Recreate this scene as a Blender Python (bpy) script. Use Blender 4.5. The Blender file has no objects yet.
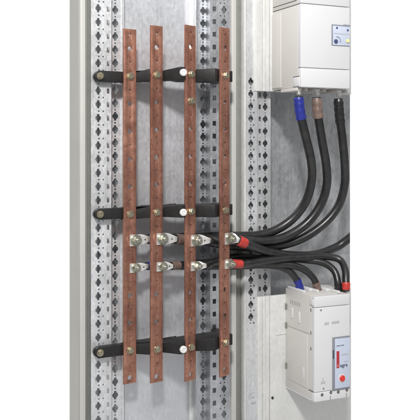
import bpy, bmesh, math, random
from mathutils import Vector, Matrix
random.seed(7)
S = bpy.context.scene
COL = S.collection
PI = math.pi

# ------------------------------------------------------------------ camera geometry (used to measure the photo)
FPX, CX, CY, YAW = 752.0, 210.0, 150.0, math.radians(26.8)
FW = (math.sin(YAW), math.cos(YAW)); RT = (math.cos(YAW), -math.sin(YAW))

class Frame:
    """vertical reference plane: s runs along it, n towards the viewer, z up (metres)"""
    def __init__(self, x0, y0, ang=0.0):
        self.x0, self.y0, self.c, self.s = x0, y0, math.cos(ang), math.sin(ang)
    def w(self, s, n, z):
        return Vector((self.x0 + s*self.c + n*self.s, self.y0 + s*self.s - n*self.c, z))
    def px(self, px, py, n=0.0):
        """photo position -> (s, z) on the plane n in front of this one"""
        u, v = (px-CX)/FPX, (CY-py)/FPX
        d = (FW[0]+u*RT[0], FW[1]+u*RT[1])
        N = (self.s, -self.c)
        ox, oy = self.x0 + n*N[0], self.y0 + n*N[1]
        t = (ox*N[0]+oy*N[1])/(d[0]*N[0]+d[1]*N[1])
        x, y = d[0]*t-self.x0, d[1]*t-self.y0
        return (x*self.c + y*self.s, v*t)

def P(px, py, Y):
    u, v = (px-CX)/FPX, (CY-py)/FPX
    t = Y/(FW[1]+u*RT[1])
    return Vector(((FW[0]+u*RT[0])*t, Y, v*t))

# ------------------------------------------------------------------ materials
MATS = {}
def nodes_mat(name):
    m = bpy.data.materials.new(name); m.use_nodes = True
    nt = m.node_tree; b = nt.nodes['Principled BSDF']
    return m, nt, b
def mat(name, col, rough=.5, metal=0.0, var=.0, scale=60, bump=0.0, bscale=300, stretch=(1,1,1), spec=.5,
        rvar=0.0, stain=None, stain_scale=25, stain_amt=.5, col2=None):
    m, nt, b = nodes_mat(name)
    N, L = nt.nodes, nt.links
    b.inputs['Roughness'].default_value = rough
    b.inputs['Metallic'].default_value = metal
    b.inputs['Specular IOR Level'].default_value = spec
    tc = N.new('ShaderNodeTexCoord'); mp = N.new('ShaderNodeMapping'); mp.inputs['Scale'].default_value = stretch
    L.new(tc.outputs['Object'], mp.inputs['Vector'])
    c = tuple(col)+(1,)
    last = None
    if var or col2:
        n = N.new('ShaderNodeTexNoise'); n.inputs['Scale'].default_value = scale; n.inputs['Detail'].default_value = 6
        n.inputs['Roughness'].default_value = .65
        L.new(mp.outputs['Vector'], n.inputs['Vector'])
        r = N.new('ShaderNodeValToRGB'); L.new(n.outputs['Fac'], r.inputs['Fac'])
        r.color_ramp.elements[0].position = .3; r.color_ramp.elements[1].position = .7
        c0 = tuple(max(0, x*(1-var)) for x in col)+(1,)
        c1 = tuple(col2)+(1,) if col2 else tuple(min(1, x*(1+var)) for x in col)+(1,)
        r.color_ramp.elements[0].color = c0; r.color_ramp.elements[1].color = c1
        last = r.outputs['Color']
        if rvar:
            mr = N.new('ShaderNodeMapRange'); mr.inputs['To Min'].default_value = max(.05, rough-rvar); mr.inputs['To Max'].default_value = min(1, rough+rvar)
            mr.inputs['From Min'].default_value = .3; mr.inputs['From Max'].default_value = .7
            L.new(n.outputs['Fac'], mr.inputs['Value']); L.new(mr.outputs['Result'], b.inputs['Roughness'])
    if stain:
        n2 = N.new('ShaderNodeTexNoise'); n2.inputs['Scale'].default_value = stain_scale; n2.inputs['Detail'].default_value = 8
        n2.inputs['Roughness'].default_value = .7; n2.inputs['Distortion'].default_value = .6
        L.new(mp.outputs['Vector'], n2.inputs['Vector'])
        r2 = N.new('ShaderNodeValToRGB'); L.new(n2.outputs['Fac'], r2.inputs['Fac'])
        r2.color_ramp.elements[0].position = .47; r2.color_ramp.elements[1].position = .68
        r2.color_ramp.elements[0].color = (0,0,0,1); r2.color_ramp.elements[1].color = (stain_amt,)*3+(1,)
        mx = N.new('ShaderNodeMix'); mx.data_type = 'RGBA'
        L.new(r2.outputs['Color'], mx.inputs['Factor'])
        if last: L.new(last, mx.inputs['A'])
        else: mx.inputs['A'].default_value = c
        mx.inputs['B'].default_value = tuple(stain)+(1,)
        last = mx.outputs['Result']
    if last: L.new(last, b.inputs['Base Color'])
    else: b.inputs['Base Color'].default_value = c
    if bump:
        n3 = N.new('ShaderNodeTexNoise'); n3.inputs['Scale'].default_value = bscale; n3.inputs['Detail'].default_value = 4
        L.new(mp.outputs['Vector'], n3.inputs['Vector'])
        bp = N.new('ShaderNodeBump'); bp.inputs['Strength'].default_value = bump; bp.inputs['Distance'].default_value = .001
        L.new(n3.outputs['Fac'], bp.inputs['Height']); L.new(bp.outputs['Normal'], b.inputs['Normal'])
    MATS[name] = m
    return m

def galv(name, col, rough=.42, metal=.75, amt=.22, scale=70):
    """zinc-coated sheet: crystal spangle, cloudy streaks, small roughness changes"""
    m, nt, b = nodes_mat(name); N, L = nt.nodes, nt.links
    tc = N.new('ShaderNodeTexCoord'); mp = N.new('ShaderNodeMapping'); mp.inputs['Scale'].default_value = (1, 1, .6)
    L.new(tc.outputs['Object'], mp.inputs['Vector'])
    ns = N.new('ShaderNodeTexNoise'); ns.inputs['Scale'].default_value = 110; ns.inputs['Detail'].default_value = 3
    L.new(mp.outputs['Vector'], ns.inputs['Vector'])
    ad = N.new('ShaderNodeMix'); ad.data_type = 'RGBA'; ad.inputs['Factor'].default_value = .012
    L.new(mp.outputs['Vector'], ad.inputs['A']); L.new(ns.outputs['Color'], ad.inputs['B'])
    vo = N.new('ShaderNodeTexVoronoi'); vo.inputs['Scale'].default_value = scale*4.2
    L.new(ad.outputs['Result'], vo.inputs['Vector'])
    bw = N.new('ShaderNodeRGBToBW'); L.new(vo.outputs['Color'], bw.inputs['Color'])
    n1 = N.new('ShaderNodeTexNoise'); n1.inputs['Scale'].default_value = 9; n1.inputs['Detail'].default_value = 7; n1.inputs['Roughness'].default_value = .62
    L.new(mp.outputs['Vector'], n1.inputs['Vector'])
    n4 = N.new('ShaderNodeTexNoise'); n4.inputs['Scale'].default_value = 230; n4.inputs['Detail'].default_value = 4
    L.new(mp.outputs['Vector'], n4.inputs['Vector'])
    a1 = N.new('ShaderNodeMath'); a1.operation = 'MULTIPLY_ADD'; a1.inputs[1].default_value = .22
    L.new(bw.outputs['Val'], a1.inputs[0]); L.new(n1.outputs['Fac'], a1.inputs[2])
    mp2 = N.new('ShaderNodeMapping'); mp2.inputs['Scale'].default_value = (1, 1, .06); L.new(tc.outputs['Object'], mp2.inputs['Vector'])
    n5 = N.new('ShaderNodeTexNoise'); n5.inputs['Scale'].default_value = 130; n5.inputs['Detail'].default_value = 5; L.new(mp2.outputs['Vector'], n5.inputs['Vector'])
    a3 = N.new('ShaderNodeMath'); a3.operation = 'MULTIPLY_ADD'; a3.inputs[1].default_value = .3
    L.new(n5.outputs['Fac'], a3.inputs[0]); L.new(a1.outputs[0], a3.inputs[2]); a1 = a3
    a2 = N.new('ShaderNodeMath'); a2.operation = 'MULTIPLY_ADD'; a2.inputs[1].default_value = .42
    L.new(n4.outputs['Fac'], a2.inputs[0]); L.new(a1.outputs[0], a2.inputs[2])
    r = N.new('ShaderNodeMapRange'); r.inputs['From Min'].default_value = .6; r.inputs['From Max'].default_value = 1.18
    r.inputs['To Min'].default_value = 0; r.inputs['To Max'].default_value = 1; a_off = .07
    r.inputs['From Min'].default_value += a_off; r.inputs['From Max'].default_value += a_off
    L.new(a2.outputs[0], r.inputs['Value'])
    mx = N.new('ShaderNodeMix'); mx.data_type = 'RGBA'; L.new(r.outputs['Result'], mx.inputs['Factor'])
    mx.inputs['A'].default_value = tuple(x*(1-amt) for x in col)+(1,)
    mx.inputs['B'].default_value = tuple(min(1, x*(1+amt)) for x in col)+(1,)
    L.new(mx.outputs['Result'], b.inputs['Base Color'])
    r2 = N.new('ShaderNodeMapRange'); r2.inputs['To Min'].default_value = rough-.1; r2.inputs['To Max'].default_value = rough+.12
    L.new(r.outputs['Result'], r2.inputs['Value']); L.new(r2.outputs['Result'], b.inputs['Roughness'])
    b.inputs['Metallic'].default_value = metal
    bp = N.new('ShaderNodeBump'); bp.inputs['Strength'].default_value = .08; bp.inputs['Distance'].default_value = .001
    L.new(n4.outputs['Fac'], bp.inputs['Height']); L.new(bp.outputs['Normal'], b.inputs['Normal'])
    MATS[name] = m

galv('zinc', (.70, .71, .725), metal=.65)
galv('zinc_mid_shaded', (.56, .575, .60), rough=.38, metal=.85, amt=.3)  # right rail's darker zinc: bar shadow and dark reflection put into the colour
galv('zinc_panel', (.68, .695, .725), rough=.42, metal=.75, amt=.12, scale=45)
galv('zinc_dull_shaded', (.41, .42, .435), rough=.48, metal=.6, amt=.3, scale=40)  # dark zinc with part of the recess shade put into its colour
galv('zinc_plate', (.70, .70, .685), rough=.55, metal=.45, amt=.1, scale=50)
mat('cream_paint', (.46, .455, .43), .42, var=.03, scale=12, bump=.05, bscale=900)
mat('grey_paint', (.34, .335, .31), .5, var=.05, scale=12, bump=.05, bscale=900)
mat('gasket', (.20, .205, .185), .7, var=.1, scale=60)  # grey-green seal, darkened to hold the groove's shading in its colour
def copper(name):
    """rolled copper bar: bright metal under uneven brown tarnish, fine draw lines, dark specks and finger marks"""
    m, nt, b = nodes_mat(name); N, L = nt.nodes, nt.links
    geo = N.new('ShaderNodeNewGeometry')
    def noise(scale, detail, rough=.6, st=(1,1,1), dist=0):
        mp = N.new('ShaderNodeMapping'); mp.inputs['Scale'].default_value = st; L.new(geo.outputs['Position'], mp.inputs['Vector'])
        n = N.new('ShaderNodeTexNoise'); n.inputs['Scale'].default_value = scale; n.inputs['Detail'].default_value = detail
        n.inputs['Roughness'].default_value = rough; n.inputs['Distortion'].default_value = dist
        L.new(mp.outputs['Vector'], n.inputs['Vector']); return n.outputs['Fac']
    def ramp(src, p0, p1, c0, c1):
        r = N.new('ShaderNodeValToRGB'); L.new(src, r.inputs['Fac'])
        r.color_ramp.elements[0].position = p0; r.color_ramp.elements[1].position = p1
        r.color_ramp.elements[0].color = c0+(1,); r.color_ramp.elements[1].color = c1+(1,); return r.outputs['Color']
    def mix(f, a, c):
        x = N.new('ShaderNodeMix'); x.data_type = 'RGBA'; L.new(f, x.inputs['Factor']); L.new(a, x.inputs['A'])
        x.inputs['B'].default_value = c+(1,); return x.outputs['Result']
    cloud = noise(16, 9, .72)
    base = ramp(cloud, .32, .70, (.31, .142, .100), (.60, .305, .220))
    c = mix(ramp(noise(120, 6, .7), .50, .68, (0,0,0), (.55,)*3), base, (.20, .085, .058))
    c = mix(ramp(noise(340, 4, .65, (1,1,.025)), .48, .70, (0,0,0), (.38,)*3), c, (.24, .105, .075))
    c = mix(ramp(noise(420, 3, .6), .60, .72, (0,0,0), (.6,)*3), c, (.10, .05, .04))
    c = mix(ramp(noise(60, 4, .6, (1,1,1), 1.2), .60, .74, (0,0,0), (.25,)*3), c, (.62, .36, .27))
    L.new(c, b.inputs['Base Color'])
    b.inputs['Metallic'].default_value = .85
    mr = N.new('ShaderNodeMapRange'); mr.inputs['From Min'].default_value = .3; mr.inputs['From Max'].default_value = .7
    mr.inputs['To Min'].default_value = .30; mr.inputs['To Max'].default_value = .52
    L.new(cloud, mr.inputs['Value']); L.new(mr.outputs['Result'], b.inputs['Roughness'])
    bp = N.new('ShaderNodeBump'); bp.inputs['Strength'].default_value = .10; bp.inputs['Distance'].default_value = .001
    L.new(noise(900, 3, .6, (1,1,.05)), bp.inputs['Height']); L.new(bp.outputs['Normal'], b.inputs['Normal'])
    MATS[name] = m
copper('copper')
mat('black_plastic', (.014, .0135, .0135), .5, spec=.35, var=.25, scale=90, bump=.15, bscale=600)
mat('rubber', (.012, .012, .0125), .33, spec=.55, var=.3, scale=50, stretch=(1,1,1), bump=.1, bscale=500, stain=(.045,.043,.041), stain_scale=45, stain_amt=.45)
mat('brass', (.44, .40, .29), .36, metal=.85, var=.25, scale=200, stain=(.14,.13,.09), stain_scale=260, stain_amt=.8)
mat('zinc_bolt', (.52, .52, .45), .35, metal=.9, var=.25, scale=200, stain=(.10,.11,.07), stain_scale=230, stain_amt=.85)
mat('tin', (.84, .83, .80), .33, metal=.75, var=.06, scale=120, stain=(.5,.47,.42), stain_scale=120, stain_amt=.5)
mat('white_cap', (.68, .68, .67), .4, var=.06, scale=200)
mat('breaker_white', (.63, .63, .64), .38, var=.012, scale=30, bump=.03, bscale=1500)
mat('breaker_grey', (.56, .54, .515), .45, var=.02, scale=30, bump=.04, bscale=1500)
mat('seam', (.12, .115, .11), .7)
mat('label_blue', (.50, .55, .66), .3, var=.05, scale=90)
mat('label_frame', (.22, .23, .27), .4)
mat('dial_blue', (.06, .075, .16), .35)
mat('yellow', (.80, .70, .30), .4)
mat('red_button', (.62, .035, .03), .35)
mat('red_bar', (.42, .03, .045), .4)
mat('ink', (.03, .04, .07), .6)
mat('pale_ink', (.40, .395, .38), .6)
mat('screw', (.35, .34, .31), .4, metal=.8, stain=(.1,.1,.08), stain_scale=300, stain_amt=.7)
mat('dark', (.02, .02, .02), .8)
mat('blue_sleeve', (.016, .026, .23), .36, var=.35, scale=120, bump=.5, bscale=130, stretch=(1,1,.5))
mat('brown_sleeve', (.17, .115, .095), .45, var=.35, scale=120, bump=.5, bscale=130, stretch=(1,1,.5))
mat('black_sleeve', (.015, .015, .016), .25, var=.3, scale=160, bump=.5, bscale=130, stretch=(1,1,.5))
mat('red_sleeve', (.46, .036, .028), .4, var=.3, scale=120, bump=.5, bscale=130, stretch=(.6,1,1))

# ------------------------------------------------------------------ mesh helpers
def finish(name, bm, material, parent=None, base=None, smooth=35):
    """links one mesh object; vertices are given in world coordinates"""
    if base is None: base = Vector(parent['_b']) if parent is not None and '_b' in parent else Vector((0,0,0))
    me = bpy.data.meshes.new(name)
    bmesh.ops.recalc_face_normals(bm, faces=bm.faces)
    cs = [v.co for v in bm.verts]
    ctr = sum(cs, Vector())/max(1, len(cs)) if parent is not None else base
    bmesh.ops.translate(bm, verts=bm.verts, vec=-ctr)
    bm.to_mesh(me); bm.free()
    me.materials.append(MATS[material])
    if smooth:
        me.polygons.foreach_set('use_smooth', [True]*len(me.polygons))
        me.set_sharp_from_angle(angle=math.radians(smooth))
    o = bpy.data.objects.new(name, me); COL.objects.link(o)
    if parent is not None:
        o.parent = parent; o.location = ctr - Vector(parent['_b']); o['_b'] = tuple(ctr)
    else:
        o.location = base; o['_b'] = tuple(base)
    return o
def thing(name, label, cat, base, group=None):
    o = bpy.data.objects.new(name, None); COL.objects.link(o); o.location = base; o['_b'] = tuple(base)
    o.empty_display_size = .02
    return tag(o, label, cat, group)
def tag(o, label, cat, group=None):
    o['label'] = label; o['category'] = cat
    if group: o['group'] = group
    return o

def add_box(bm, F, s0, s1, n0, n1, z0, z1, bev=0.0, seg=2):
    vs = [bm.verts.new(F.w(s, n, z)) for s in (s0, s1) for n in (n0, n1) for z in (z0, z1)]
    fs = [(0,1,3,2),(4,6,7,5),(0,4,5,1),(2,3,7,6),(0,2,6,4),(1,5,7,3)]
    faces = [bm.faces.new([vs[i] for i in f]) for f in fs]
    if bev:
        es = list({e for f in faces for e in f.edges})
        bmesh.ops.bevel(bm, geom=es, offset=bev, segments=seg, profile=.5, affect='EDGES')
def add_prism(bm, pts, z0, z1, bev=0.0):
    """plan polygon [(x, y)] or [(x, y, zlow, zhigh)] extruded upright"""
    lo = [bm.verts.new((p[0], p[1], p[2] if len(p) > 2 else z0)) for p in pts]
    hi = [bm.verts.new((p[0], p[1], p[3] if len(p) > 2 else z1)) for p in pts]
    n = len(pts); faces = [bm.faces.new(lo), bm.faces.new(hi)]
    for i in range(n):
        faces.append(bm.faces.new((lo[i], lo[(i+1)%n], hi[(i+1)%n], hi[i])))
    bmesh.ops.recalc_face_normals(bm, faces=faces)
    if bev:
        es = list({e for f in faces for e in f.edges})
        bmesh.ops.bevel(bm, geom=es, offset=bev, segments=2, profile=.5, affect='EDGES')
def add_cyl(bm, F, s, z, n0, n1, r, seg=24, r1=None, rot=0, bev=0.0):
    r1 = r if r1 is None else r1
    def ring(n, rr): return [bm.verts.new(F.w(s+rr*math.cos(rot+2*PI*i/seg), n, z+rr*math.sin(rot+2*PI*i/seg))) for i in range(seg)]
    rings = [ring(n0, r)]
    if bev: rings += [ring(n1-bev, r1), ring(n1, r1-bev)]
    else: rings += [ring(n1, r1)]
    for a, b in zip(rings, rings[1:]):
        for i in range(seg): bm.faces.new((a[i], a[(i+1)%seg], b[(i+1)%seg], b[i]))
    bm.faces.new(rings[0]); bm.faces.new(rings[-1])
def add_ring(bm, F, s, z, n0, n1, r0, r1, seg=24):
    R = [[bm.verts.new(F.w(s+r*math.cos(2*PI*i/seg), n, z+r*math.sin(2*PI*i/seg))) for i in range(seg)] for r, n in ((r1,n0),(r1,n1),(r0,n1),(r0,n0))]
    for k in range(4):
        a, b = R[k], R[(k+1)%4]
        for i in range(seg): bm.faces.new((a[i], a[(i+1)%seg], b[(i+1)%seg], b[i]))
def add_sheet(bm, F, outline, holes, n0, n1, bev=0.0):
    """flat plate with real openings: outline and holes are lists of (s, z)"""
    cu = bpy.data.curves.new('tmp', 'CURVE'); cu.dimensions = '2D'; cu.fill_mode = 'BOTH'; cu.extrude = abs(n1-n0)/2-bev
    cu.bevel_depth = bev; cu.bevel_resolution = 1 if bev else 0; cu.offset = -bev
    for pts in [outline]+holes:
        sp = cu.splines.new('POLY'); sp.points.add(len(pts)-1); sp.use_cyclic_u = True
        for q, (a, b) in zip(sp.points, pts): q.co = (a, b, 0, 1)
    ob = bpy.data.objects.new('tmp', cu)
    me = bpy.data.meshes.new_from_object(ob)
    bpy.data.objects.remove(ob); bpy.data.curves.remove(cu)
    t = bmesh.new(); t.from_mesh(me); bpy.data.meshes.remove(me)
    mid = (n0+n1)/2
    mp = {}
    for v in t.verts: mp[v] = bm.verts.new(F.w(v.co.x, mid+v.co.z, v.co.y))
    for f in t.faces:
        try: bm.faces.new([mp[v] for v in f.verts])
        except ValueError: pass
    t.free()
    bmesh.ops.remove_doubles(bm, verts=bm.verts, dist=1e-6)
def circ(s, z, r, k=20): return [(s+r*math.cos(2*PI*i/k), z+r*math.sin(2*PI*i/k)) for i in range(k)]
def rect(s, z, w, h): return [(s-w/2, z-h/2), (s+w/2, z-h/2), (s+w/2, z+h/2), (s-w/2, z+h/2)]
def diamond(s, z, w=.0105, h=.0145):
    """square-nut opening: lozenge with a short slot above and below"""
    t = w*.2
    half = [(t, h/2), (t, h*.34), (w*.5, h*.12), (w*.5, -h*.12), (t, -h*.34), (t, -h/2)]
    return [(s+a, z+b) for a, b in half]+[(s-a, z+b) for a, b in reversed(half)]
def catmull(pts, n=14):
    out = []
    Q = [pts[0]*2-pts[1]]+pts+[pts[-1]*2-pts[-2]]
    for i in range(1, len(Q)-2):
        p0, p1, p2, p3 = Q[i-1:i+3]
        for k in range(n):
            t = k/n
            out.append(.5*((2*p1)+(p2-p0)*t+(2*p0-5*p1+4*p2-p3)*t*t+(3*p1-p0-3*p2+p3)*t**3))
    out.append(pts[-1].copy())
    return out
def sweep(bm, path, radii, seg=18, flat=None, up=Vector((0,0,1))):
    """tube along path; radii per point or a number; flat: per point (half width along z, half depth)"""
    n = len(path); rings = []
    prev = None
    for i, p in enumerate(path):
        t = (path[min(i+1, n-1)]-path[max(i-1, 0)]).normalized()
        if prev is None:
            ref = up if abs(t.dot(up)) < .95 else Vector((0,1,0))
            a = (ref - t*ref.dot(t)).normalized()
        else: a = (prev - t*prev.dot(t)).normalized()
        prev = a; b = t.cross(a)
        if flat: ra, rb = flat[i]
        else: ra = rb = radii[i] if isinstance(radii, (list, tuple)) else radii
        ring = []
        for k in range(seg):
            c, s_ = math.cos(2*PI*k/seg), math.sin(2*PI*k/seg)
            if flat:   # rounded rectangle
                e = .45
                c = math.copysign(abs(c)**e, c); s_ = math.copysign(abs(s_)**e, s_)
            ring.append(bm.verts.new(p + a*(ra*c) + b*(rb*s_)))
        rings.append(ring)
    for A, B in zip(rings, rings[1:]):
        for k in range(seg): bm.faces.new((A[k], A[(k+1)%seg], B[(k+1)%seg], B[k]))
    bm.faces.new(rings[0]); bm.faces.new(rings[-1])
def arclen(path):
    L = [0]
    for a, b in zip(path, path[1:]): L.append(L[-1]+(b-a).length)
    return L
def subpath(path, a, b):
    """piece of a path between lengths a and b (negative: from the end)"""
    L = arclen(path); T = L[-1]
    if a < 0: a += T
    if b <= 0: b += T
    def at(l):
        for i in range(len(L)-1):
            if L[i+1] >= l: return path[i].lerp(path[i+1], (l-L[i])/max(1e-9, L[i+1]-L[i]))
        return path[-1].copy()
    k = max(4, int((b-a)/.0025))
    return [at(a+(b-a)*i/k) for i in range(k+1)]
def hexbolt(bm, F, s, z, n0, r, washer, hh=.005, thread=0.0, rot=.3, wt=.0018):
    add_cyl(bm, F, s, z, n0, n0+wt, washer, 28, bev=.0004)
    add_cyl(bm, F, s, z, n0+wt, n0+wt+hh, r, 6, rot=rot, bev=.0007)
    if thread: add_cyl(bm, F, s, z, n0+wt+hh, n0+wt+hh+thread, r*.5, 16, bev=.0006)
def text_mesh(bm, F, s, z, n0, body, size, thick=.0003, bold=0.0):
    cu = bpy.data.curves.new('tmp', 'FONT'); cu.body = body; cu.size = size; cu.extrude = thick/2; cu.offset = bold
    ob = bpy.data.objects.new('tmp', cu); me = bpy.data.meshes.new_from_object(ob)
    bpy.data.objects.remove(ob); bpy.data.curves.remove(cu)
    t = bmesh.new(); t.from_mesh(me); bpy.data.meshes.remove(me); mp = {}
    for v in t.verts: mp[v] = bm.verts.new(F.w(s+v.co.x, n0+thick/2+v.co.z, z+v.co.y))
    for f in t.faces: bm.faces.new([mp[v] for v in f.verts])
    t.free()

YA, YB, YC, YPANEL, YREAR, YGAP = 1.298, 1.326, 1.320, 1.332, 1.405, 1.372
TOPZ, BOTZ = .37, -.60
PITCH = .02467

# ------------------------------------------------------------------ cabinet
cab = thing('electrical_cabinet', 'open grey steel cabinet with perforated galvanised rails and zinc back panels behind the copper bars', 'cabinet', (.62, YA, BOTZ))
F0 = Frame(0, YA)
def sx(px, Y): return P(px, 0, Y).x
def zrow(px, py, Y):
    """hole centres every pitch, locked to one measured in the photo"""
    z = P(px, py, Y).z
    z -= PITCH*math.floor((z-(BOTZ+.012))/PITCH)
    out = []
    while z < TOPZ-.012:
        out.append(z); z += PITCH
    return out
def face_sheet(bm, x0, x1, Y, holes, th=.002, z0=BOTZ, z1=TOPZ):
    add_sheet(bm, Frame(0, Y), [(x0, z0), (x1, z0), (x1, z1), (x0, z1)], holes, -th, 0)

# left rail: front face with key slots, stepped-back face with lozenge slots
bm = bmesh.new()
xa0, xa1 = sx(91, YA), sx(111.3, YA)
zs = zrow(98.2, 8.3, YA); h = []
for z in zs:
    h += [diamond(sx(98.2, YA), z), rect(sx(108.2, YA), z, .0052, .0092)]
    h += [circ(sx(98.9, YA), z-PITCH/2, .0016, 10), circ(sx(103.3, YA), z-PITCH/2, .0016, 10)]
face_sheet(bm, xa0, xa1, YA, h)
xb0, xb1 = xa1, sx(122.3, YB)
h = []
for z in zrow(115.3, 10, YB):
    h += [diamond(sx(115.3, YB), z, .0118, .016), circ(sx(115.3, YB), z-PITCH/2, .0019, 10)]
face_sheet(bm, xb0+.0002, xb1, YB, h)
add_prism(bm, [(xa1-.002, YA+.020), (xa1, YA+.020), (xa1, YB-.0001), (xa1-.002, YB-.0001)], BOTZ, TOPZ)
add_prism(bm, [(xb1-.002, YB-.003), (xb1+.0025, YB-.003), (xb1+.0025, YB-.0002), (xb1-.002, YB-.0002)], BOTZ, TOPZ)
finish('perforated_rail', bm, 'zinc', cab, smooth=0)
bm = bmesh.new()   # inner flange seen through the left half of the key slots
add_box(bm, Frame(0, YA+.013), sx(89, YA+.013), sx(97.4, YA+.013), -.002, 0, BOTZ, TOPZ)
finish('inner_flange', bm, 'zinc', cab, smooth=0)

# right rail: stepped-back face then front face
bm = bmesh.new()
xc0, xc1 = sx(195.3, YC), sx(208.2, YC)
h = []
for z in zrow(203, 363.8, YC): h += [diamond(sx(203, YC), z, .0118, .016), circ(sx(203, YC), z-PITCH/2, .0019, 10)]
face_sheet(bm, xc0, xc1, YC, h)
xd0, xd1 = sx(210.2, YA), sx(230.2, YA)
h = []
for z in zrow(224, 388.9, YA):
    h += [rect(sx(214.4, YA), z, .0075, .0092), diamond(sx(224, YA), z)]
    h += [circ(sx(220.4, YA), z-PITCH/2, .0016, 10), circ(sx(224.6, YA), z-PITCH/2, .0016, 10)]
face_sheet(bm, xd0, xd1, YA, h)
add_prism(bm, [(xd0, YA+.0021), (xd0+.002, YA+.0021), (xd0+.002, YC-.0001), (xd0, YC-.0001)], BOTZ, TOPZ)
add_prism(bm, [(xc0-.003, YC-.010), (xc0-.0005, YC-.010), (xc0-.0005, YC+.012), (xc0-.003, YC+.012)], BOTZ, TOPZ)
finish('perforated_rail', bm, 'zinc_mid_shaded', cab, smooth=0)

# flat zinc panel between the rails, with its folded lips
bm = bmesh.new()
xp0, xp1 = sx(120.5, YPANEL), sx(193.5, YPANEL)
add_box(bm, Frame(0, YPANEL), xp0, xp1, -.002, 0, BOTZ, TOPZ)
for pxx in (124.2,): add_box(bm, Frame(0, YPANEL), sx(pxx, YPANEL), sx(pxx+.7, YPANEL), .0001, .0022, BOTZ, TOPZ)
finish('back_panel', bm, 'zinc_panel', cab, smooth=0)
bm = bmesh.new()
add_prism(bm, [(sx(189.8, YPANEL-.008), YPANEL-.008), (sx(193.6, YPANEL-.008), YPANEL-.008), (sx(193.6, YPANEL-.008), YPANEL-.0002), (sx(189.8, YPANEL-.008), YPANEL-.0002)], BOTZ, TOPZ, .001)
finish('panel_lip', bm, 'zinc_plate', cab)

# third rail, right of the middle post
bm = bmesh.new()
YS, YS2 = YA+.002, YA+.020
xs0, xs1 = sx(246.2, YS), sx(257.2, YS)
h = []
for z in zrow(251, 131.2, YS):
    py = CY - z*FPX/(YS/(math.cos(YAW)-(251-CX)/FPX*math.sin(YAW)))
    if not 72 < py < 326: continue
    h += [diamond(sx(250.8, YS), z, .0112, .0155), circ(sx(250.6, YS), z-PITCH/2, .0018, 10), circ(sx(254, YS), z-PITCH/2, .0018, 10)]
face_sheet(bm, xs0, xs1, YS, h)
h = []
for z in zrow(264, 131.2, YS2):
    py = CY - z*FPX/(YS2/(math.cos(YAW)-(264-CX)/FPX*math.sin(YAW)))
    if not 88 < py < 305: continue
    h += [diamond(sx(265.2, YS2), z, .0112, .0155), rect(sx(259.8, YS2), z, .0055, .0092), circ(sx(265.2, YS2), z-PITCH/2, .0017, 10)]
xs2 = sx(270.6, YS2)
face_sheet(bm, xs1+.0002, xs2, YS2, h)
add_prism(bm, [(xs1-.002, YS+.0021), (xs1, YS+.0021), (xs1, YS2-.0001), (xs1-.002, YS2-.0001)], BOTZ, TOPZ)
add_prism(bm, [(xs2-.002, YS2+.0021), (xs2, YS2+.0021), (xs2, YGAP-.0005), (xs2-.002, YGAP-.0005)], BOTZ, TOPZ)
finish('perforated_rail', bm, 'zinc', cab, smooth=0)
bm = bmesh.new()   # inner flange close behind the slots
add_box(bm, Frame(0, YS+.0105), sx(247.5, YS+.01), sx(256.5, YS+.01), -.002, 0, BOTZ, TOPZ)
finish('inner_flange', bm, 'zinc_dull_shaded', cab, smooth=0)

# shade-toned back plate behind the cables; closing sheet added to darken the rail slots
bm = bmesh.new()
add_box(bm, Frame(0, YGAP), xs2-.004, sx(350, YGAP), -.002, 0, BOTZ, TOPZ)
finish('back_panel', bm, 'zinc_dull_shaded', cab, smooth=0)
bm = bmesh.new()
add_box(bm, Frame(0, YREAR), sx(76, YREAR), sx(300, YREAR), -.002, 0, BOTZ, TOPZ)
finish('rear_sheet', bm, 'zinc_dull_shaded', cab, smooth=0)

# painted frame posts
def post(pts, material, name='corner_post', bev=.0008):
    bm = bmesh.new(); add_prism(bm, pts, BOTZ, TOPZ, bev)
    return finish(name, bm, material, cab)
YP = YA-.012
xl = sx(80.3, YP); yl = 1.36
while P(70.3, 0, yl).x > xl: yl -= .001
lp = post([(xl, YP+.004), (sx(80.9, YP), YP), (sx(85.6, YP), YP), (sx(86.2, YP), YP+.006), (sx(86.2, YP), YP+.035), (xl, yl)], 'cream_paint')
bm = bmesh.new()
add_prism(bm, [(xl-.0015, YP+.006), (xl-.0002, YP+.006), (xl-.0002, yl), (xl-.0015, yl)], BOTZ, TOPZ)
finish('side_skin', bm, 'grey_paint', lp)
bm = bmesh.new()
add_prism(bm, [(sx(86.2, YP)+.0003, YP+.010), (sx(88.4, YP), YP+.007), (sx(89.6, YP), YP+.012), (sx(91.4, YA), YA+.004), (sx(91.4, YA), YA+.03), (sx(86.2, YP)+.0003, YA+.03)], BOTZ, TOPZ, .0006)
finish('door_gasket', bm, 'gasket', lp)
y0 = YA+.001
mp_ = post([(sx(230.6, y0), y0+.002), (sx(231.6, y0), y0-.003), (sx(235.6, y0), y0-.003), (sx(236.6, y0), y0+.002), (sx(236.6, y0), y0+.014), (sx(230.6, y0), y0+.014)], 'cream_paint')
bm = bmesh.new()
add_prism(bm, [(sx(236.6, y0)+.0003, y0+.010), (sx(239.4, y0), y0+.006), (sx(243.3, y0), y0+.009), (sx(243.3, y0), y0+.05), (sx(236.6, y0)+.0003, y0+.05)], BOTZ, TOPZ, .0006)  # flank carried deep so the rail slots show dark behind
finish('door_gasket', bm, 'gasket', mp_)
bm = bmesh.new()
add_prism(bm, [(sx(243.4, y0), y0+.003), (sx(244.1, y0), y0-.002), (sx(245.6, y0), y0-.002), (sx(246.1, y0), y0+.0005), (sx(246.1, y0), y0+.04), (sx(243.4, y0), y0+.04)], BOTZ, TOPZ, .0005)
finish('edge_bead', bm, 'zinc_plate', mp_)

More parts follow.
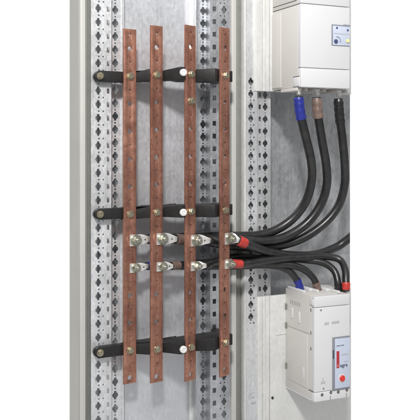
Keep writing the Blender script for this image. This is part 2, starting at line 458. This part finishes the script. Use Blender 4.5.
# mounting plates carrying the two breakers
YM = YA+.001
def zpy(px, py, Y): return P(px, py, Y).z
def mount(z0, z1, pxl, name='mounting_plate'):
    bm = bmesh.new(); F = Frame(0, YM)
    xr = sx(350, YM)
    add_box(bm, F, sx(269.5, YM), xr, -.002, .004, z0, z1, .0008)
    add_box(bm, F, sx(pxl, YM), sx(262.2, YM), -.0035, .0015, z0, z1, .0006)
    add_box(bm, F, sx(262.4, YM), sx(265.4, YM), -.003, .0035, z0, z1, .001)
    add_box(bm, F, sx(265.6, YM), sx(269.3, YM), -.003, .0008, z0, z1, .0006)
    return finish(name, bm, 'zinc_plate', cab)
mu = mount(zpy(270, 91.6, YM), TOPZ, 253.6)
ml = mount(BOTZ, zpy(270, 295.5, YM), 257.5)
F = Frame(0, YM)
bm = bmesh.new()   # small hinge tab low on the third rail
s, z = F.px(252.6, 397.5); add_sheet(bm, F, rect(s, z, .0095, .0155), [circ(s-.001, z+.001, .0022, 12)], .003, .0048)
finish('hinge_tab', bm, 'zinc', ml, smooth=0)
bm = bmesh.new(); s, z = F.px(271.3, 397.2); add_cyl(bm, F, s, z, .0035, .0062, .0026, 20, bev=.0006)
finish('hole_disc', bm, 'dark', ml)  # black disc put where the plate has a dark hole
bm = bmesh.new()   # groove stamped in the plate beside the breaker
s, z = F.px(274.5, 329.3); s1, z1 = F.px(288.6, 332.6); add_box(bm, F, s, s1, .003, .0052, z1-.0006, z1+.0012, .0003)
finish('stiffening_rib', bm, 'zinc_plate', ml)

# ------------------------------------------------------------------ copper busbars
BW, BT = .0252, .005
bars = []
#        px centre, axis distance, angle, top py, bottom py, support bolts, upper lug py, lower lug py
BD = [(130.2, 1.360, 6, 28.9, 383.6, (76.2, 214.2, 350.2), 240.0, 267.6),
      (157.0, 1.366, 9, 25.6, 382.4, (74.8, 212.4, 349.2), 238.6, 266.2),
      (191.0, 1.374, 18, 25.3, 380.6, (74.2, 211.4, 347.0), 240.0, 265.6),
      (225.3, 1.392, 21, 27.7, 376.0, (75.4, 210.4, 342.2), 238.4, 263.6)]
BLAB = ['reddish copper busbar with the blue sleeved cables, first bar from the left post',
        'copper busbar whose top end stands highest, beside the leftmost bar',
        'copper busbar with an extra brass bolt below its top support, right of the white caps',
        'narrow looking copper busbar whose lugs carry the red sleeves, nearest the cream middle post']
BGRP = 'copper busbars standing on the black supports'
for i, (px, d, a, ty, by, bolts, uy, ly) in enumerate(BD):
    u = (px-CX)/FPX
    Y = d*(math.cos(YAW)-u*math.sin(YAW))
    c = P(px, 200, Y)
    F = Frame(c.x, c.y, math.radians(a))
    zt, zb = F.px(px, ty)[1], F.px(px, by)[1]
    zz = [F.px(px, b)[1] for b in bolts]
    holes = []
    # alternate large and small holes, locked to the support bolts
    for k0, k1 in ((0, 1), (1, 2)):
        n = 10
        for j in range(0 if k0 == 0 else 1, n+1):
            z = zz[k0]+(zz[k1]-zz[k0])*j/n
            holes.append(circ(0, z, .0044 if j % 2 == 0 else .0019, 22))
    stp = (zz[0]-zz[1])/10
    k = 1
    while zz[0]+stp*k < zt-.007: holes.append(circ(0, zz[0]+stp*k, .0045 if k % 2 == 0 else .0019, 22)); k += 1
    k = 1
    while zz[2]-stp*k > zb+.008: holes.append(circ(0, zz[2]-stp*k, .0046 if k % 2 == 0 else .0019, 22)); k += 1
    zl_ = [F.px(px, q)[1] for q in (uy, ly)]
    holes = [q for q in holes if min(abs(sum(p[1] for p in q)/len(q)-t) for t in zl_) > .013]
    bm = bmesh.new()
    add_sheet(bm, F, [(-BW/2, zb), (BW/2, zb), (BW/2, zt), (-BW/2, zt)], holes, -BT, 0, bev=.0008)
    b = finish('busbar', bm, 'copper', None, Vector((c.x, c.y, zb)), smooth=30)
    tag(b, BLAB[i], 'busbar', BGRP)
    for z in zz:
        bm = bmesh.new(); hexbolt(bm, F, 0, z, .0001, .0056, .0068, .0042, rot=random.random())
        finish('bolt', bm, 'brass', b)
    if i == 2:
        bm = bmesh.new(); s, z = F.px(190.2, 101); hexbolt(bm, F, 0, z, .0001, .0062, .0072, .005, rot=.9)
        finish('bolt', bm, 'brass', b)
    # terminal bolts that clamp the cable lugs
    tb = []
    for py, r, w in ((uy, .0086, .0106), (ly, .0070, .0086)):
        s, z = F.px(px+(5.5 if i < 3 else 3.0), py)
        s = min(s, BW/2-.003); tb.append((s, z))
        bm = bmesh.new(); hexbolt(bm, F, s, z, .0036, r, w, .0062, .0045, rot=random.random(), wt=.0028)
        finish('terminal_bolt', bm, 'zinc_bolt', b)
    bars.append((F, c, tb))

# ------------------------------------------------------------------ black stepped supports
SGRP = 'stepped black supports holding the copper bars'
SL = ['black stepped busbar support near the top ends of the copper bars',
      'middle black stepped busbar support, just above the white cable lugs',
      'lowest black stepped busbar support, near the bottom ends of the copper bars']
def back(i, e):   # plan point on the back of bar i, e = -1 left edge, 0 centre, 1 right edge
    F = bars[i][0]; w = F.w(e*BW/2, -BT-.0004, 0); return (w.x, w.y)
for k in range(3):
    zc = [bars[i][0].px(BD[i][0], BD[i][5][k])[1] for i in range(4)]
    zl = P(100.3, (76, 214.3, 352.8)[k], YA-.014).z
    H = .0096
    root = thing('busbar_support', SL[k], 'busbar support', (sx(100, YA), YA, zl-H), SGRP)
    # mounting lug: rounded left end bolted to the left rail
    yf = YA-.0145
    Fm = Frame(0, yf)
    xc_, xe = sx(100.3, yf), sx(122.5, yf)
    R = .0098
    pts = [(xc_+R*math.cos(t), zl+R*math.sin(t)) for t in [PI/2+PI*j/14 for j in range(15)]]
    pts += [(xe, zl-R), (xe, zl+R)]
    bm = bmesh.new(); add_sheet(bm, Fm, pts, [], -.014, 0, bev=.001)
    finish('mounting_lug', bm, 'black_plastic', root)
    bm = bmesh.new(); hexbolt(bm, Fm, xc_, zl, .0001, .0052, .0066, .0040, rot=.4)
    finish('bolt', bm, 'brass', root)
    def blk(name, pl, zs, bev=.0007):
        # pl: front plan points left to right; depth carried straight back
        bm = bmesh.new()
        front = [(p[0], p[1], z-hh, z+hh) for p, (z, hh) in zip(pl, zs)]
        rear = [(p[0], p[1]+dd, z-hh, z+hh) for p, (z, hh), dd in zip(reversed(pl), reversed(zs), reversed(DD))]
        add_prism(bm, front+rear, 0, 0, bev)
        return finish(name, bm, 'black_plastic', root)
    b1l, b1r, b2l, b2r = back(0, -1), back(0, 1), back(1, -1), back(1, 1)
    b3l, b3r, b4l, b4r = back(2, -1), back(2, 1), back(3, -1), back(3, 1)
    DD = [.0085, .0085, .030, .036, .036]
    xq = xe-.004
    blk('insulating_block', [(xe+.0004, b1l[1]+.003), (b1l[0], b1l[1]+.0004), (b1r[0], b1r[1]), (b2l[0], b2l[1]+.0004), (b2r[0], b2r[1])],
        [(zl, H), (zc[0]-.001, H*.92), (zc[0]-.001, H*.92), (zc[1]+.0006, H*1.08), (zc[1]+.0006, H*1.08)])
    # second block: wedge that grows towards the white cap
    xcap = sx(178.6, b3l[1]+.002)
    yc = b3l[1]-.004
    DD = [.030, .044, .044, .036, .034]
    blk('insulating_block', [(b2r[0]+.0004, b2r[1]+.0008), (xcap, yc), (sx(186.4, yc), yc+.0005), (b3l[0]+.003, b3l[1]+.004), (b3r[0], b3r[1]+.0006)],
        [(zc[1]-.0005, H*.92), (zc[2]+.0010, H*1.18), (zc[2]+.0010, H*1.18), (zc[2], H*1.18), (zc[2], H*1.15)])
    Fc = Frame(0, yc)
    s, z = Fc.px(183.0, (72.6, 212.4, 349.3)[k])
    bm = bmesh.new(); add_cyl(bm, Fc, s, z, -.0005, .0050, .0066, 32, bev=.0014); add_ring(bm, Fc, s, z, .0051, .0056, .0030, .0040, 28)
    finish('end_cap', bm, 'white_cap', root)
    # third block and the end bracket that reaches back to the right rail
    xm, ym = sx(214.5, b4l[1]-.004), b4l[1]-.006
    DD = [.034, .046, .040, .034]
    blk('insulating_block', [(b3r[0]+.0006, b3r[1]+.002), (xm, ym), (b4l[0]+.001, b4l[1]+.002), (b4r[0]+.0004, b4r[1]+.0008)],
        [(zc[2]-.0008, H*1.15), (zc[3], H*1.22), (zc[3], H*1.2), (zc[3], H*1.1)])
    bm = bmesh.new(); xr0, xr1 = b4r[0]+.0012, sx(232.6, b4r[1]+.002)
    add_prism(bm, [(xr0, b4r[1]+.002), (xr1, b4r[1]+.002), (xr1, YA-.004), (xr0-.006, YA-.0005), (xr0-.006, b4r[1]+.028), (xr0, b4r[1]+.028)], zc[3]-H*1.05, zc[3]+H*1.05, .0007)
    finish('end_bracket', bm, 'black_plastic', root)

# ------------------------------------------------------------------ circuit breakers
class BF(Frame):
    pass
YF = 1.191
FA = math.radians(-3.5)
def breaker_frame(px): 
    c = P(px, 100, YF); return Frame(c.x, YF, FA)
def plan_body(F, sr, n0, X0, yb):
    a = F.w(0, n0, 0); b = F.w(sr, n0, 0)
    return [(a.x, a.y), (b.x, b.y), (P(350, 0, yb).x-.0004, yb), (X0, yb)]
def slab(bm, F, px0, py0, px1, py1, n0, n1, bev=0.0):
    (s0, z1), (s1, z0) = F.px(px0, py0, n1), F.px(px1, py1, n1)
    add_box(bm, F, s0, s1, n0, n1, min(z0,z1), max(z0,z1), bev)
def side_frame(F, depth=.11):
    return Frame(F.x0, YF, -PI/2)   # s runs from front (0) to back is negative ... see side()
def side_box(bm, X, ya, yb, za, zb, out=.0008, inn=.003, bev=0):
    vs = Frame(0, 0)
    add_box(bm, Frame(0, 0), X-out, X+inn, -yb, -ya, za, zb, bev)

# ---- upper breaker
Fu = breaker_frame(301.0)
X0 = Fu.x0
SR = Fu.px(350, 50)[0]
up = thing('circuit_breaker', 'white circuit breaker at the top, with small blue display window and yellow button', 'circuit breaker', (X0+.05, YF+.05, P(301, 87, YF).z), 'white circuit breakers on the zinc plates')
zb, zs1, zs2 = Fu.px(301, 87)[1], Fu.px(301, 67.4)[1], Fu.px(301, 3.2)[1]
ybk = YM-.0045
def xfront(s, n=0): return Fu.w(s, n, 0)
bm = bmesh.new()
add_prism(bm, plan_body(Fu, SR, -.012, X0+.0006, ybk), zb+.0006, zs2-.0004, .001)
finish('body', bm, 'breaker_grey', up)
bm = bmesh.new()
add_prism(bm, plan_body(Fu, SR, -.012, X0+.0006, ybk), zs2+.0012, TOPZ, .001)
finish('upper_housing', bm, 'breaker_grey', up)
bm = bmesh.new(); add_box(bm, Fu, 0, SR, -.0118, 0, zs1+.0003, zs2-.0002, .0014, 3); finish('front_cover', bm, 'breaker_white', up)
bm = bmesh.new(); add_box(bm, Fu, 0, SR, -.0118, -.0004, zs2+.0009, TOPZ, .0014, 3); finish('upper_cover', bm, 'breaker_white', up)
bm = bmesh.new(); add_box(bm, Fu, 0, SR, -.0118, 0, zb, zs1-.0005, .0014, 3); finish('terminal_cover', bm, 'breaker_white', up)
# side details: vertical step, seam strip, corner clip
bm = bmesh.new()
side_box(bm, X0+.0006, YF+.070, ybk-.001, zb+.004, zs2-.006, .0018, .002, .0006)
finish('side_rib', bm, 'breaker_grey', up)
bm = bmesh.new(); side_box(bm, X0+.0006, YF+.016, ybk-.003, zs2+.008, zs2+.0092, .0006, .002); finish('seam_line', bm, 'seam', up)
bm = bmesh.new(); side_box(bm, X0+.0006, YF+.005, YF+.026, zb+.0025, zb+.020, .0016, .002, .0008); finish('corner_clip', bm, 'breaker_white', up)
bm = bmesh.new(); side_box(bm, X0+.0006, YF+.005, YF+.027, zb+.0206, zb+.0216, .0009, .002); finish('seam_line', bm, 'seam', up)
# display window
dw = bmesh.new(); slab(dw, Fu, 331.8, 24.2, 350, 46.4, .0001, .0014, .0005); win = finish('display_window', dw, 'label_frame', up)
bm = bmesh.new(); slab(bm, Fu, 333.0, 25.6, 350, 46.0, .0015, .0022, .0003); fld = finish('display_field', bm, 'label_blue', win)
def disc(px, py, r, n0, n1, m, name, par, bev=.0004, sxx=1):
    bm = bmesh.new(); s, z = Fu.px(px, py, n1); add_cyl(bm, Fu, s, z, n0, n1, r, 28, bev=bev); return finish(name, bm, m, par)
disc(336.3, 41.3, .0042, .0023, .0040, 'dial_blue', 'dial', win)
disc(348.2, 40.8, .0034, .0023, .0046, 'yellow', 'push_button', win)
for q in ((337.2, 27.8), (348.0, 30.2)): disc(q[0], q[1], .0021, .0023, .0032, 'dial_blue', 'selector', win)
bm = bmesh.new(); s, z = Fu.px(337.0, 40.8, .0023)
pts = [(s+r*math.cos(t), z+r*math.sin(t)) for r, tt in ((.0082, [math.radians(-25+9*j) for j in range(15)]), (.0072, [math.radians(-25+9*j) for j in reversed(range(15))])) for t in tt]
add_sheet(bm, Fu, pts, [], .0023, .0026); finish('scale_arc', bm, 'dial_blue', win, smooth=0)
bm = bmesh.new(); slab(bm, Fu, 333.6, 33.6, 350, 34.2, .0023, .0025); finish('scale_line', bm, 'pale_ink', win, smooth=0)
bm = bmesh.new(); slab(bm, Fu, 343.6, 24.6, 350, 25.3, .0015, .0026); finish('catch', bm, 'dial_blue', win, smooth=0)
# terminals below: scalloped shrouds with tinned studs
UT = []
for px in (298.8, 317.0, 338.6):
    c = P(px, 92, 1.212); UT.append(c)
    bm = bmesh.new()
    for dx in (-.0125, .0095): add_box(bm, Frame(c.x, c.y), dx, dx+.003, -.045, .012, zb-.0065, zb-.0003, .0008)
    add_box(bm, Frame(c.x, c.y), -.0094, .0094, -.045, -.014, zb-.0055, zb-.0003, .0008)
    finish('terminal_shroud', bm, 'breaker_grey', up)
    bm = bmesh.new()
    zz_ = [zb-.0003, zb-.0045, zb-.005, zb-.013]; rr = [.0066, .0066, .0048, .0044]
    sweep(bm, [Vector((c.x, c.y, q)) for q in zz_], rr, 20)
    finish('terminal_stud', bm, 'tin', up)
bm = bmesh.new(); add_box(bm, Frame(0, YF), X0+.004, UT[2].x+.014, -.098, -.066, zb-.003, zb-.0002, .0008)
finish('terminal_base', bm, 'breaker_grey', up)

# ---- lower breaker
Fl = breaker_frame(314.6)
X1 = Fl.x0
SR = Fl.px(350, 340)[0]
lo = thing('circuit_breaker', 'white circuit breaker at the bottom, with round red button and red bar on its label', 'circuit breaker', (X1+.05, YF+.05, P(315, 402, YF).z), 'white circuit breakers on the zinc plates')
zt, zsm, zst, zbt = (Fl.px(314.6, y)[1] for y in (297.2, 308.2, 393.0, 402.6))
bm = bmesh.new()
add_prism(bm, plan_body(Fl, SR, -.012, X1+.0006, ybk), zbt+.0022, zt+.0004, .001)
finish('body', bm, 'breaker_grey', lo)
bm = bmesh.new(); add_box(bm, Fl, 0, SR, -.0118, 0, zst+.0003, zsm-.0002, .0014, 3); fc = finish('front_cover', bm, 'breaker_white', lo)
bm = bmesh.new(); add_box(bm, Fl, 0, SR, -.0118, -.0003, zsm+.0006, zt, .0014, 3); finish('terminal_cover', bm, 'breaker_white', lo)
bm = bmesh.new(); add_box(bm, Fl, 0, SR, -.0118, -.0003, zbt, zst-.0004, .0014, 3); tc_ = finish('terminal_cover', bm, 'breaker_white', lo)
bm = bmesh.new(); add_prism(bm, [(p[0], p[1]) for p in plan_body(Fl, SR, -.0121, X1+.0002, ybk-.002)], zbt+.0001, zbt+.0020, .0004); finish('base_flange', bm, 'breaker_white', lo)
# side mouldings
zh = lambda py: Fl.px(314.6, py)[1]
Xs = X1+.0006
bm = bmesh.new(); side_box(bm, Xs, YF+.020, ybk-.004, zh(336.0)-.0006, zh(336.0)+.0006, .0004, .002); finish('seam_line', bm, 'pale_ink', lo)
bm = bmesh.new(); side_box(bm, Xs, YF+.004, YF+.020, zh(392.6)-.0006, zh(392.6)+.0006, .0008, .002); finish('seam_line', bm, 'seam', lo)
for j in range(5):
    bm = bmesh.new(); side_box(bm, Xs, YF+.050+.008*j, YF+.0545+.008*j, zh(311.5), zh(311.5)+.0075, .0004, .002); finish('vent_slot', bm, 'pale_ink', lo)
for ya, yb_, za, zb_ in ((.050, .056, 317, 329), (.075, .080, 315, 326), (.034, .040, 372, 384), (.004, .016, 300, 306)):
    bm = bmesh.new(); side_box(bm, Xs, YF+ya, YF+yb_, zh(zb_), zh(za), .0016, .002, .0006); finish('side_rib', bm, 'breaker_white', lo)
for za, zb_ in ((313, 319), (333, 339), (376, 382)):
    bm = bmesh.new(); side_box(bm, Xs, ybk-.006, ybk-.001, zh(zb_), zh(za), .0018, .002, .0004); finish('fixing_clip', bm, 'gasket', lo)
for py in (311.5, 334.5, 350.5):
    bm = bmesh.new(); side_box(bm, Xs, YF+.0125, YF+.0145, zh(py+1.6), zh(py-1.6), .0003, .002); finish('latch_slot', bm, 'seam', lo)
bm = bmesh.new(); side_box(bm, Xs, YF+.0235, ybk-.010, zh(392.2), zh(338), .0012, .002, .0008); finish('side_panel', bm, 'breaker_grey', lo)
# crenellated top terminals
for px, yy in ((300.2, 1.262), (317.2, 1.245), (338.0, 1.218)):
    c = P(px, 290, yy)
    if px < 350:
        bm = bmesh.new()
        add_box(bm, Frame(c.x, c.y), .0085, .0165, -.028, .020, zt+.0005, zt+.0062, .0008)
        if px > 301: add_box(bm, Frame(c.x, c.y), -.0145, -.0090, -.028, .020, zt+.0005, zt+.0055, .0008)
        else: add_box(bm, Frame(X1+.002, c.y), 0, .0055, -.028, .030, zt+.0005, zt+.0055, .0008)
        finish('terminal_shroud', bm, 'breaker_white', lo)
# label plate
bm = bmesh.new(); slab(bm, Fl, 332.6, 337.6, 350, 388.3, .0001, .0016, .0006); lp_ = finish('label_plate', bm, 'label_frame', lo)
bm = bmesh.new(); slab(bm, Fl, 335.0, 339.0, 350, 386.6, .0017, .0022, .0003); finish('label_field', bm, 'label_blue', lp_)
bm = bmesh.new(); slab(bm, Fl, 333.0, 350.4, 334.0, 358.6, .0017, .0022); finish('slot', bm, 'ink', lp_, smooth=0)
bm = bmesh.new(); slab(bm, Fl, 336.6, 351.4, 339.4, 367.9, .0023, .0026); finish('red_bar', bm, 'red_bar', lp_, smooth=0)
bm = bmesh.new(); s, z = Fl.px(337.5, 367.0, .0027); text_mesh(bm, Fl, s, z, .0027, 'l', .0070, .0002, .0001); finish('brand_lettering', bm, 'breaker_white', lp_, smooth=0)
bm = bmesh.new(); s, z = Fl.px(340.0, 367.3, .0023); text_mesh(bm, Fl, s, z, .0023, 'egra', .0100, .0003, .00006)
smax = Fl.px(349.9, 366)[0]
for v in bm.verts: pass
finish('brand_lettering', bm, 'ink', lp_, smooth=0)
bm = bmesh.new()   # one line of print too small to read
x = 336.6
for w, hgt in ((.8,.6),(.9,.7),(.7,.6),(.5,1.1),(0,0),(.8,.7),(.7,.6),(.6,.8)):
    if w: slab(bm, Fl, x, 346.2-hgt/2-.15*(x-336), x+w, 346.2+hgt/2-.15*(x-336), .0023, .0025)
    x += w+.28 if w else .7
finish('small_print', bm, 'ink', lp_, smooth=0)
bm = bmesh.new()
for g0, cnt in ((324.6, 3), (332.0, 5)):
    for j in range(cnt): slab(bm, Fl, g0+1.55*j, 322.6-.14*(g0+1.55*j-325), g0+1.55*j+1.1, 325.0-.14*(g0+1.55*j-325), .0001, .0004)
finish('embossed_print', bm, 'pale_ink', fc, smooth=0)
bm = bmesh.new()
for yy in (363.5, 370.5): slab(bm, Fl, 341.5 if yy < 366 else 344, yy-9, 348.5, yy-8.9, .0023, .0024)
finish('small_print', bm, 'pale_ink', lp_, smooth=0)
bm = bmesh.new(); s, z = Fl.px(342.2, 378.3, .003); add_cyl(bm, Fl, s, z, .0023, .0030, .0082, 32, bev=.0004); bz = finish('button_bezel', bm, 'breaker_white', lp_)
bm = bmesh.new(); add_cyl(bm, Fl, s, z, .0031, .0052, .0060, 32, bev=.0008); finish('push_button', bm, 'red_button', bz)
# moulded mark and screws
bm = bmesh.new()
s, z = Fl.px(323.0, 382, .0001)
for ds, dz, w_, h_ in ((0, .004, .0012, .008), (-.0035, -.001, .0012, .006), (.0035, -.001, .0012, .006), (0, -.002, .007, .001)): add_box(bm, Fl, s+ds-w_/2, s+ds+w_/2, .0001, .0006, z+dz-h_/2, z+dz+h_/2)
finish('moulded_mark', bm, 'pale_ink', fc, smooth=0)
for px, py, r in ((323.6, 388.6, .0018), (321.0, 310.2, .0018), (330.2, 310.0, .0)):
    if r:
        bm = bmesh.new(); s, z = Fl.px(px, py, .0005); add_cyl(bm, Fl, s, z, .0001, .0007, r, 20, bev=.0002); finish('cover_screw', bm, 'screw', fc)
for px, py in ((322.2, 394.9), (331.0, 392.4), (338.4, 392.0), (347.0, 389.9)):
    s, z = Fl.px(px, py, 0)
    bm = bmesh.new(); add_cyl(bm, Fl, s, z, -.0002, .0003, .0030, 24, bev=.0002); sk = finish('screw_socket', bm, 'dark', tc_)
    bm = bmesh.new(); add_cyl(bm, Fl, s+.0004, z-.0004, .0004, .0010, .0021, 24, bev=.0003); add_box(bm, Fl, s-.0012, s+.002, .0011, .0012, z-.0007, z-.0002); finish('screw_head', bm, 'screw', sk)
for px, py in ((330.4, 397.6), (346.6, 394.8)):
    s, z = Fl.px(px, py, 0); bm = bmesh.new(); add_box(bm, Fl, s-.0004, s+.0004, -.0002, .0002, z-.0045, z+.004); finish('seam_line', bm, 'seam', tc_, smooth=0)

# ------------------------------------------------------------------ cables
CG = 'black power cables between the busbars and the breakers'
def cable(i, level, r, pts, sleeve, label, sl0, sl1, end_r=None, extra_end=True):
    F, c, tb = bars[i]
    s, z = tb[level]
    big = level == 0
    hw = .0106 if big else .0086
    tip = P(*pts[0])
    a0 = F.w(max(s-.0115, -BW/2+.0008), .0019, z)
    a1 = F.w(s+(.0085 if big else .007), .0019, z-.0002)
    path = [P(*p) for p in pts]
    cb = None
    cpath = catmull(path, 12)
    bm = bmesh.new(); sweep(bm, cpath, r, 20)
    if not sl1:   # this cable leaves the part of the cabinet that is built: cut clean through
        q = P(350, 200, 1.25)
        g = bmesh.ops.bisect_plane(bm, geom=bm.verts[:]+bm.edges[:]+bm.faces[:], plane_co=q, plane_no=Vector((q.y, -q.x, 0)), clear_outer=True)
        bmesh.ops.holes_fill(bm, edges=[e for e in bm.edges if e.is_boundary])
    cb = finish('power_cable', bm, 'rubber', None, path[0]); tag(cb, label, 'cable', CG)
    # tinned lug: flat palm, shoulders, round barrel
    nxt = cpath[4]
    lp = [a0, a0.lerp(a1, .5), a1, a1.lerp(tip, .35), a1.lerp(tip, .75), tip, tip.lerp(nxt, .8)]
    fl = [(hw, .0015), (hw, .0015), (hw, .0017), (hw*.92, .0026), (hw*.66, .0040), (hw*.5, .0048), (hw*.5, .0048)]
    bm = bmesh.new(); sweep(bm, lp, None, 24, flat=fl)
    lug = finish('cable_lug', bm, 'tin', cb, smooth=50)
    m_ = a1.lerp(tip, .55)
    bm = bmesh.new(); Fh = Frame(m_.x, m_.y, math.atan2((tip-a1).y, (tip-a1).x))
    add_cyl(bm, Fh, 0, m_.z, .0030, .0040, .0012, 14)
    finish('inspection_hole', bm, 'dark', lug)
    bm = bmesh.new(); sp = subpath(cpath, .0005, sl0); k = len(sp)
    sweep(bm, sp, [r*(1.02 if q in (0,) else 1.13) for q in range(k)], 20)
    finish('sleeve', bm, sleeve, cb)
    if sl1:
        bm = bmesh.new(); sp = subpath(cpath, -sl1, -.0005); k = len(sp)
        rr = [r*(1.13+.05*math.sin(q*1.3)*(k > 6)) for q in range(k)]
        rr[-1] = r*.95; rr[-2] = r*1.05
        sweep(bm, sp, rr, 20)
        finish('sleeve', bm, sleeve, cb)
R1, R2 = .0088, .0070
cable(0, 0, R1, [(148.5,239,1.279),(158,238.5,1.292),(172,237.5,1.293),(200,236.5,1.288),(240,236,1.284),(258,235.2,1.283),(276,230,1.278),(293,218.5,1.268),(306,201,1.254),(311.8,180,1.240),(311,160,1.228),(305.5,136,1.218),(300.6,115,1.213),(299.0,102,1.212),(298.8,96.5,1.212)],
      'blue_sleeve', 'black cable with bright blue sleeve hanging from the upper breaker, leftmost of the upper curves', .016, .044)
cable(1, 0, R1, [(175.5,239,1.263),(185,240,1.272),(200,241,1.274),(240,240.4,1.270),(262,241.5,1.269),(285,237,1.264),(306,224,1.255),(320,206,1.245),(326.6,186,1.235),(326.2,165,1.226),(322,140,1.218),(318.4,117,1.213),(317,103,1.212),(316.9,97.5,1.212)],
      'brown_sleeve', 'black cable with brown grey sleeve under the upper breaker, between blue and black sleeves', .022, .040)
cable(2, 0, R1, [(208.5,240.5,1.243),(217,243,1.256),(226,245,1.266),(243,246.5,1.284),(262,247.5,1.282),(285,244.5,1.275),(306,236.5,1.265),(326,222,1.254),(339,205,1.244),(344.6,185,1.234),(344.8,165,1.226),(342.8,141,1.218),(340,118,1.213),(338.9,104,1.212),(338.5,98.5,1.212)],
      'black_sleeve', 'black cable with glossy black sleeve under the upper breaker, rightmost of the three hanging cables', .020, .048)
cable(3, 0, R1, [(237.8,240,1.229),(244,243,1.232),(256,248,1.245),(270,252.3,1.258),(290,255.4,1.262),(315,254.8,1.262),(335,248,1.260),(344,242.4,1.256),(352,236,1.256),(360,228,1.256)],
      'red_sleeve', 'black cable with thick red sleeve at the last bar, sweeping right and slightly upwards', .019, 0)
cable(0, 1, R2, [(146.5,266,1.279),(156,265.6,1.291),(170,266,1.292),(200,266.2,1.289),(240,266,1.286),(262,265,1.280),(279,266.5,1.270),(290,271.5,1.264),(297,280,1.262),(300,288.5,1.262),(300.2,293.5,1.262)],
      'blue_sleeve', 'thin black cable with blue sleeve plugged into the top of the lower breaker', .012, .030)
cable(1, 1, R2, [(171.5,266,1.263),(181,265,1.272),(200,263,1.275),(240,261.6,1.270),(268,263.2,1.268),(290,265,1.258),(304,269.5,1.250),(313,277.5,1.246),(317,287,1.245),(317.2,293,1.245)],
      'brown_sleeve', 'thin black cable with brown sleeve ending on the lower breaker, second of its arching cables', .020, .022)
cable(2, 1, R2, [(204.5,265.5,1.243),(214,262,1.257),(226,259,1.270),(240,257,1.284),(270,258.5,1.280),(300,259.5,1.265),(322,262.5,1.245),(334,270.5,1.230),(338,283,1.218),(338.2,293,1.218)],
      'black_sleeve', 'thin black cable with black sleeve ending on the lower breaker, beside the red sleeved one', .018, .020)
cable(3, 1, .0072, [(231.8,263.6,1.229),(244,264,1.234),(258,261.5,1.246),(280,258.8,1.256),(305,257.4,1.255),(326,256.6,1.246),(340,260,1.232),(345.3,270,1.214),(346,281,1.204),(346.1,291,1.200)],
      'red_sleeve', 'thick black cable from the lower red lug sleeve down to the lower breaker', .022, .016)

# ------------------------------------------------------------------ light: soft studio lamps, white backdrop behind
W = bpy.data.worlds.new('World'); S.world = W; W.use_nodes = True
nt = W.node_tree; N, L = nt.nodes, nt.links
bg = N['Background']
tc = N.new('ShaderNodeTexCoord'); sp = N.new('ShaderNodeSeparateXYZ'); L.new(tc.outputs['Generated'], sp.inputs[0])
mr = N.new('ShaderNodeMapRange'); mr.interpolation_type = 'SMOOTHSTEP'
mr.inputs['From Min'].default_value = -.1; mr.inputs['From Max'].default_value = .35
mr.inputs['To Min'].default_value = .34; mr.inputs['To Max'].default_value = 1.03
L.new(sp.outputs['Y'], mr.inputs['Value'])
# the unseen half of the studio: pale floor and ceiling, darker walls level with the camera
ab = N.new('ShaderNodeMath'); ab.operation = 'ABSOLUTE'; L.new(sp.outputs['Z'], ab.inputs[0])
mz = N.new('ShaderNodeMapRange'); mz.interpolation_type = 'SMOOTHSTEP'
mz.inputs['From Min'].default_value = .05; mz.inputs['From Max'].default_value = .45
mz.inputs['To Min'].default_value = .22; mz.inputs['To Max'].default_value = .70
L.new(ab.outputs[0], mz.inputs['Value']); L.new(mz.outputs['Result'], mr.inputs['To Min'])
cb_ = N.new('ShaderNodeCombineColor')
for q in ('Red', 'Green', 'Blue'): L.new(mr.outputs['Result'], cb_.inputs[q])
L.new(cb_.outputs['Color'], bg.inputs['Color']); bg.inputs['Strength'].default_value = 1.0

def area(name, loc, target, size, power, col=(1,1,1)):
    la = bpy.data.lights.new(name, 'AREA'); la.shape = 'SQUARE'; la.size = size; la.energy = power; la.color = col
    o = bpy.data.objects.new(name, la); COL.objects.link(o); o.location = loc
    o.rotation_euler = (Vector(target)-Vector(loc)).to_track_quat('-Z', 'Y').to_euler(); return o
tgt = Vector((.62, 1.28, .0))
area('key_lamp', tgt+Vector((-.46, -.87, .64))*1.9, tgt, .19, 56, (1, .985, .965))

cam = bpy.data.cameras.new('Camera'); co = bpy.data.objects.new('Camera', cam); COL.objects.link(co)
co.location = (0, 0, 0); co.rotation_euler = (PI/2, 0, -YAW)
cam.sensor_width = 36; cam.sensor_fit = 'HORIZONTAL'; cam.lens = 36*FPX/420
cam.shift_x = (210-CX)/420; cam.shift_y = -(210-CY)/420
cam.clip_start = .01; cam.clip_end = 50
S.camera = co
S.view_settings.view_transform = 'Standard'; S.view_settings.look = 'None'
S.view_settings.exposure = 0; S.view_settings.gamma = 1
for o in list(COL.objects):
    if '_b' in o: del o['_b']
